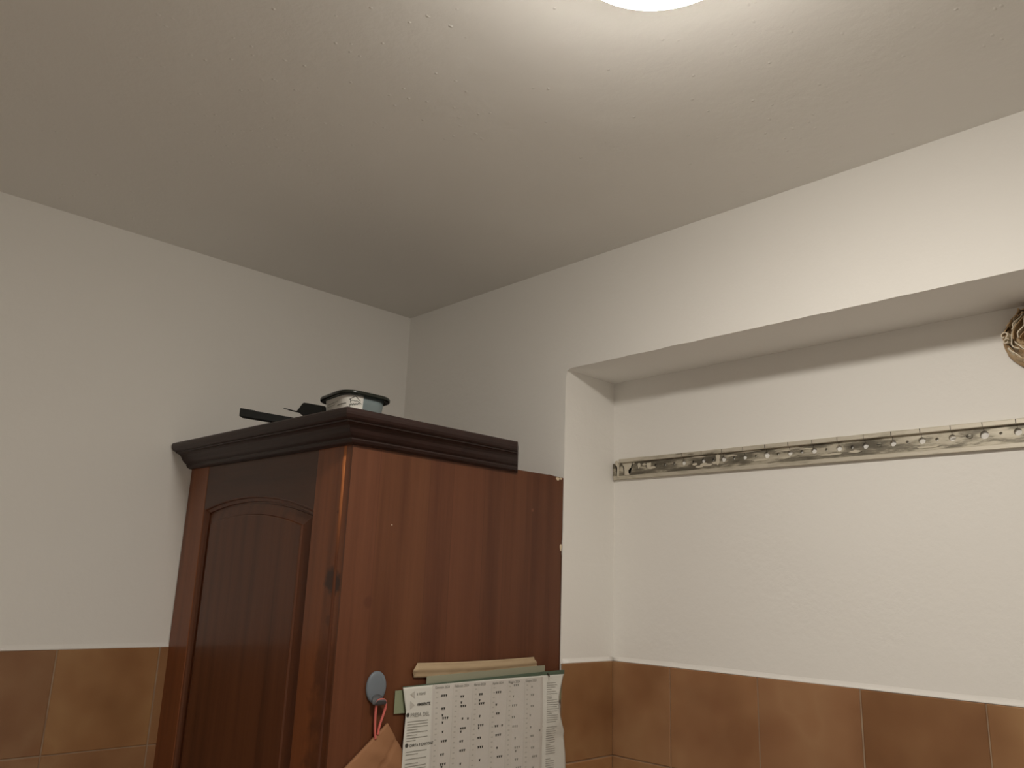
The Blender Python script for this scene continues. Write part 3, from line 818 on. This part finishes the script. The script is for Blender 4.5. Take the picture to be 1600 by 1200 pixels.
def pq0(bm, y0, y1, z0, z1, h, n, m):
    rows = []
    for j in range(m + 1):
        z = z0 + (z1 - z0) * j / m
        rows.append([V(bm, wave(y0 + (y1-y0)*i/n, z) + h, y0 + (y1-y0)*i/n, z) for i in range(n + 1)])
    strips(bm, rows)
pq0(bm, -.3620, -.0665, -.1800, -.474, .0002, 60, 50)
prints.append(obj('month_field', bm, mat('print_field', (206, 201, 194), 0.75)[0], cal))
# printing: flat shapes laid on the paper's own surface
def pq(bm, y0, y1, z0, z1, h=.0007, mi=0, n=None, m=None):
    n = n or max(1, int(abs(y1 - y0) / .006)); m = m or max(1, int(abs(z1 - z0) / .006)); rows = []
    for j in range(m + 1):
        z = z0 + (z1 - z0) * j / m
        rows.append([V(bm, wave(y0 + (y1-y0)*i/n, z) + h, y0 + (y1-y0)*i/n, z) for i in range(n + 1)])
    strips(bm, rows, mi=mi)
def slope(y): return -.030 * (y + .43) * 0
cols = [-.3589, -.3125, -.2629, -.2147, -.1715, -.1233, -.0700]
bm = bmesh.new()
for a, b in zip(cols[:-1], cols[1:]):
    w = b - a
    pq(bm, a + .002, a + w * .36, -.1905, -.474, .0004)
prints.append(obj('day_columns', bm, M_tint, cal))
bm = bmesh.new()
for a, b in zip(cols[:-1], cols[1:]):
    w = b - a
    pq(bm, a + .0004, a + .0009, -.1865, -.474, .0006)
    
    for k in range(31):
        z = -.1925 - k * .0090
        pq(bm, a + .006, a + .011, z, z - .0022, .0006, m=1, n=1)
prints.append(obj('day_numbers', bm, M_tint2, cal))
M_tint2.node_tree.nodes['Principled BSDF'].inputs['Base Color'].default_value = lin((186, 182, 174))
def text(s, y, z, size, m, name, bold=0.0, shear=0.0):
    cu = bpy.data.curves.new(name, 'FONT'); cu.body = s; cu.size = size; cu.offset = bold; cu.shear = shear
    to = bpy.data.objects.new(name, cu); C.objects.link(to)
    dg = bpy.context.evaluated_depsgraph_get(); me = bpy.data.meshes.new_from_object(to.evaluated_get(dg))
    bpy.data.objects.remove(to); bpy.data.curves.remove(cu)
    bmt = bmesh.new(); bmt.from_mesh(me); bpy.data.meshes.remove(me)
    for v in bmt.verts:
        yy = y + v.co.x; zz = z + v.co.y
        v.co = Vector((wave(yy, zz) + .0008, yy, zz + Z0))
    o = obj(name, bmt, m, cal, keep=True); prints.append(o); return o
for a, b, s in zip(cols[:-1], cols[1:], ('Gennaio 2024', 'Febbraio 2024', 'Marzo 2024', 'Aprile 2024', 'Maggio 2024', 'Giugno 2024')):
    text(s, a + .003, -.1872, .0062, M_ink_l, 'month_heading', .00008)
text('a nord', -.398, -.1955, .0075, M_ink_l, 'heading', .0001)
text('AMBIENTE', -.3965, -.2135, .0066, M_ink, 'heading', .00022)
text('PRESA DEL', -.4105, -.2315, .0092, M_ink_l, 'heading', .0001)
text('CARTA E CARTONE', -.4095, -.2805, .0060, M_ink, 'heading', .0001)
bm = bmesh.new()
def disc(bm, y, z, r, h=.0008, n=12):
    bm.faces.new([V(bm, wave(y, z) + h, y + r * math.cos(2*math.pi*k/n), z + r * math.sin(2*math.pi*k/n)) for k in range(n)])
disc(bm, -.4165, -.2275, .0036); disc(bm, -.4155, -.2775, .0036)
prints.append(obj('bullet', bm, M_ink, cal))
bm = bmesh.new()
bm.faces.new([V(bm, wave(y, z) + .0008, y, z) for y, z in ((-.4120, -.2045), (-.4120, -.2185), (-.4015, -.2120))])
bm.faces.new([V(bm, wave(y, z) + .0008, y, z) for y, z in ((-.4020, -.1880), (-.4125, -.1935), (-.4020, -.2000))])
prints.append(obj('emblem', bm, M_tint2, cal))
bm = bmesh.new(); r5 = random.Random(5)
z = -.2385
while z > -.474:
    if -.286 < z < -.272: z -= .0045; continue
    full = r5.random() > .2
    w = .047 if full else r5.uniform(.018, .03)
    y0 = -.4165
    pq(bm, y0, y0 + w, z, z - .0011, .0006, m=1)
    z -= .0045 if r5.random() > .15 else .0075
z = -.192; k = 0
while z > -.474:
    w = r5.uniform(.028, .036) if r5.random() > .2 else .016
    if -.268 > z > -.276 or r5.random() < .08: z -= .006; continue
    pq(bm, -.0585, -.0585 + w * .85, z, z - .0009, .0006, m=1)
    z -= .0042
prints.append(obj('paragraph_lines', bm, M_ink_l, cal))
marks = [(-0.3335, -0.2001, 3), (-0.2889, -0.2043, 2), (-0.2412, -0.2033, 2), (-0.1946, -0.2024, 3), (-0.1465, -0.1918, 3), (-0.1015, -0.1974, 1), (-0.3347, -0.2225, 2), (-0.2849, -0.2216, 3), (-0.2903, -0.2153, 1), (-0.238, -0.2202, 3), (-0.2436, -0.2147, 1), (-0.1535, -0.2127, 1), (-0.0999, -0.2127, 2), (-0.3359, -0.234, 1), (-0.3287, -0.2392, 3), (-0.2855, -0.2437, 1), (-0.2716, -0.2448, 1), (-0.241, -0.243, 1), (-0.1988, -0.2253, 1), (-0.1494, -0.2296, 3), (-0.0999, -0.2343, 2), (-0.335, -0.2465, 1), (-0.3338, -0.2624, 1), (-0.2831, -0.261, 3), (-0.2882, -0.2664, 1), (-0.237, -0.2595, 3), (-0.2419, -0.2645, 1), (-0.1938, -0.2417, 2), (-0.1516, -0.2514, 2), (-0.1055, -0.2514, 1), (-0.3299, -0.2785, 3), (-0.2858, -0.2832, 2), (-0.2396, -0.2817, 2), (-0.1957, -0.2645, 2), (-0.1809, -0.2645, 1), (-0.1466, -0.2689, 3), (-0.1036, -0.2738, 1), (-0.3322, -0.301, 2), (-0.2819, -0.2996, 3), (-0.2355, -0.2984, 3), (-0.1904, -0.2811, 3), (-0.1455, -0.2913, 1), (-0.0991, -0.2903, 2), (-0.3291, -0.3177, 3), (-0.3315, -0.3222, 1), (-0.2853, -0.3223, 1), (-0.2363, -0.3214, 1), (-0.1923, -0.3042, 1), (-0.1396, -0.3082, 3), (-0.143, -0.3147, 1), (-0.0967, -0.3125, 2), (-0.1851, -0.3203, 3), (-0.1409, -0.3302, 2), (-0.0902, -0.3295, 3), (-0.1346, -0.3453, 3), (-0.0942, -0.3499, 1), (-0.0774, -0.2817, 1)]
bm = bmesh.new()
allm = marks + [(y, z - .155, n) for y, z, n in marks if z < -.22]
for y, z, n in allm:
    mi = 1 if y > -.16 else 0
    for k in range(n):
        yy = y + (k - (n - 1) / 2) * .0052
        # small bin-like pictogram: body with a flared top
        f = bm.faces.new([V(bm, wave(yy, z) + .0009, yy + a, z + b) for a, b in ((-.0012, -.0020), (.0012, -.0020), (.0017, .0010), (.0021, .0012), (.0021, .0019), (-.0021, .0019), (-.0021, .0012), (-.0017, .0010))])
        f.material_index = mi
prints.append(obj('collection_marks', bm, [M_ink, M_ink_l], cal))
merge(sheet_o, prints)
# green backing card, dark binding strip, tape, pin
bm = bmesh.new()
rows = []
for t in [i / 12 for i in range(13)]:
    y = -.4405 + (-.0055 + .4405) * t
    rows.append([V(bm, XS + .0012, y, -.1865 + .0120 * t), V(bm, XS + .0012, y, -.2250 - .004 * t)])
strips(bm, rows)
o = obj('backing_card', bm, M_green_l, cal); so = o.modifiers.new('thick', 'SOLIDIFY'); so.thickness = .0006
bm = bmesh.new(); rows = []
for i in range(41):
    t = i / 40; y = -.4285 + (.4285 - .0035) * t
    zt_ = ztop(t) + .0010 + .0070 * t ** 1.3
    x = wave(y, ztop(t)) + .0004
    rows.append([V(bm, x - .0022, y, zt_), V(bm, x, y, zt_), V(bm, x, y, ztop(t) - .0002), V(bm, x - .0022, y, ztop(t) - .0002)])
strips(bm, rows, close=True, caps=True)
o = obj('binding_strip', bm, M_green, cal); o['label'] = 'dark green strip along the top edge'
bm = bmesh.new()
box(bm, XS + .0080, XS + .0092, -.3900, -.0560, -.1735, -.1735 + .001)
bm.free()
bm = bmesh.new(); rows = []
for i in range(13):
    t = i / 12; y = -.372 + (.372 - .058) * t
    zt_ = -.1655 + .0078 * t
    rows.append([V(bm, XS + .0018, y, zt_), V(bm, XS + .0018, y, -.200)])
strips(bm, rows)
o = obj('sleeve', bm, mat('grey_green_film', (152, 152, 132), 0.4)[0], cal); so = o.modifiers.new('thick', 'SOLIDIFY'); so.thickness = .0005; o['label'] = 'grey-green translucent strip behind the calendar'
bm = bmesh.new(); 
px, py, pz = wave(-.0555, -.178) + .001, -.0555, -.1745
for y_, z_, r_ in ((py, pz, .0016),):
    tube(bm, [(px - .002, y_, z_ + .001), (px + .003, y_, z_ - .001), (px + .0045, y_ + .0005, z_ - .006)], [.0012, .0016, .0008], 8)
o = obj('pin', bm, M_dark, cal); o['label'] = 'small black pin'

tape = thing('tape_strip', 'beige paper tape strip stuck on the cabinet side just above the calendar', 'tape', (XS, -.24, -.155 + Z0))
bm = bmesh.new(); rows = []
for i in range(61):
    t = i / 60
    yb = -.4015 + (.4015 - .0790) * t; yt = -.3945 + (.3945 - .0905) * t
    zt_ = -.1413 + .0010 * t - .0020 * math.sin(t * math.pi); zb = -.1664 + .0032 * t - .0042 * math.sin(t * math.pi) * (1 - .3 * t)
    row = []
    for k in range(9):
        q_ = k / 8
        y = yt + (yb - yt) * q_ + mnoise.noise(Vector((q_ * 3, 1 if t < .5 else 9, 0))) * .004 * (1 if t in (0, 1) else 0)
        if t == 0: y += -.006 * math.sin(q_ * math.pi) 
        h = .0012 + .0035 * math.exp(-((q_ - .45) / .16) ** 2) + .0008 * mnoise.noise(Vector((t * 16, q_ * 3, 2)))
        row.append(V(bm, XS + h, y, zt_ + (zb - zt_) * q_))
    rows.append(row)
strips(bm, rows)
o = obj('tape', bm, M_tape, tape, smooth=True); so = o.modifiers.new('thick', 'SOLIDIFY'); so.thickness = .0006; so.offset = -1
# ------------------------------------------------------------------ adhesive hook, red loop and kraft paper bag
hook = thing('adhesive_hook', 'blue-grey oval adhesive hook on the cabinet side left of the calendar', 'hook', (XS, -.482, -.18 + Z0))
bm = bmesh.new(); rows = []
for x, s in ((XS, 1), (XS + .0025, 1), (XS + .0042, .9), (XS + .0048, .7), (XS + .005, .01)):
    rows.append([V(bm, x, -.4825 + .0205 * s * math.cos(t), -.1780 + .0265 * s * math.sin(t)) for t in [k * math.pi / 20 for k in range(40)]])
strips(bm, rows, close=True)
obj('plate', bm, M_hook, hook, smooth=True)
bm = bmesh.new()
rows = []
for x, z, hw, th_ in ((XS + .0040, -.1925, .009, .003), (XS + .0075, -.1990, .0120, .0026), (XS + .0110, -.2035, .0135, .0022), (XS + .0150, -.2045, .0130, .0022), (XS + .0180, -.2015, .0115, .0020), (XS + .0190, -.1975, .0085, .0012)):
    rows.append([V(bm, x + .35 * th_ * math.sin(t), -.4815 + hw * math.cos(t), z + th_ * math.sin(t)) for t in [k * math.pi / 8 for k in range(16)]])
strips(bm, rows, close=True, caps=True)
obj('prong', bm, mat('grey_hook', (84, 84, 86), 0.5)[0], hook, smooth=True)

bag = thing('paper_bag', 'brown kraft paper bag with a red cord loop hanging askew from the hook', 'bag', (XS, -.46, -.24 + Z0))
CN = Vector((0, -.4555, -.2385)); dL = Vector((0, -.789, -.614)); dR = Vector((0, .600, -.800))
def bagpt(a, b, front):
    p = CN + dL * a + dR * b
    ed = min(a / .03, b / .02, 1); ed = max(0, ed)
    h = .006 + .004 * ed
    h += .0028 * mnoise.noise(Vector((a * 22, b * 22, 1))) * ed
    cr_ = b - (.035 + .25 * a); h -= .003 * math.exp(-(cr_ / .003) ** 2) * (a < .09)
    h += .003 * math.exp(-((a - .055 + .5 * b) / .012) ** 2) * ed
    return (XS + (h if front else .0012), p.y, p.z)
bm = bmesh.new(); fr = []; bk = []
NA, NB = 60, 44
for i in range(NA + 1):
    fr.append([V(bm, *bagpt(.26 * i / NA, .20 * j / NB, True)) for j in range(NB + 1)])
    bk.append([V(bm, *bagpt(.26 * i / NA, .20 * j / NB, False)) for j in range(NB + 1)])
strips(bm, fr); strips(bm, bk)
for i in range(NA):
    bm.faces.new((fr[i][0], fr[i+1][0], bk[i+1][0], bk[i][0])); bm.faces.new((fr[i][-1], fr[i+1][-1], bk[i+1][-1], bk[i][-1]))
for j in range(NB):
    bm.faces.new((fr[0][j], fr[0][j+1], bk[0][j+1], bk[0][j])); bm.faces.new((fr[-1][j], fr[-1][j+1], bk[-1][j+1], bk[-1][j]))
obj('bag_body', bm, M_kraft, bag, smooth=True)
bm = bmesh.new()
ctl = [(.006, -.4800, -.262), (.007, -.4830, -.245), (.0085, -.4850, -.225), (.0100, -.4858, -.210), (.0125, -.4845, -.1995), (.0130, -.4780, -.1975), (.0125, -.4700, -.1995), (.0115, -.4665, -.208), (.0095, -.4690, -.222), (.007, -.4735, -.240), (.006, -.4755, -.255)]
pts = []
for i in range(len(ctl) - 1):
    p0, p1, p2, p3 = (Vector(ctl[max(i-1, 0)]), Vector(ctl[i]), Vector(ctl[i+1]), Vector(ctl[min(i+2, len(ctl)-1)]))
    for k in range(5):
        t = k / 5
        pts.append(.5 * ((2*p1) + (p2-p0)*t + (2*p0-5*p1+4*p2-p3)*t*t + (3*p1-p0-3*p2+p3)*t**3))
pts.append(Vector(ctl[-1]))
tube(bm, [(XS + p.x, p.y, p.z) for p in pts], .0022, 8)
o = obj('cord_handle', bm, M_cord, bag, smooth=True); o['label'] = 'pinkish red cord'
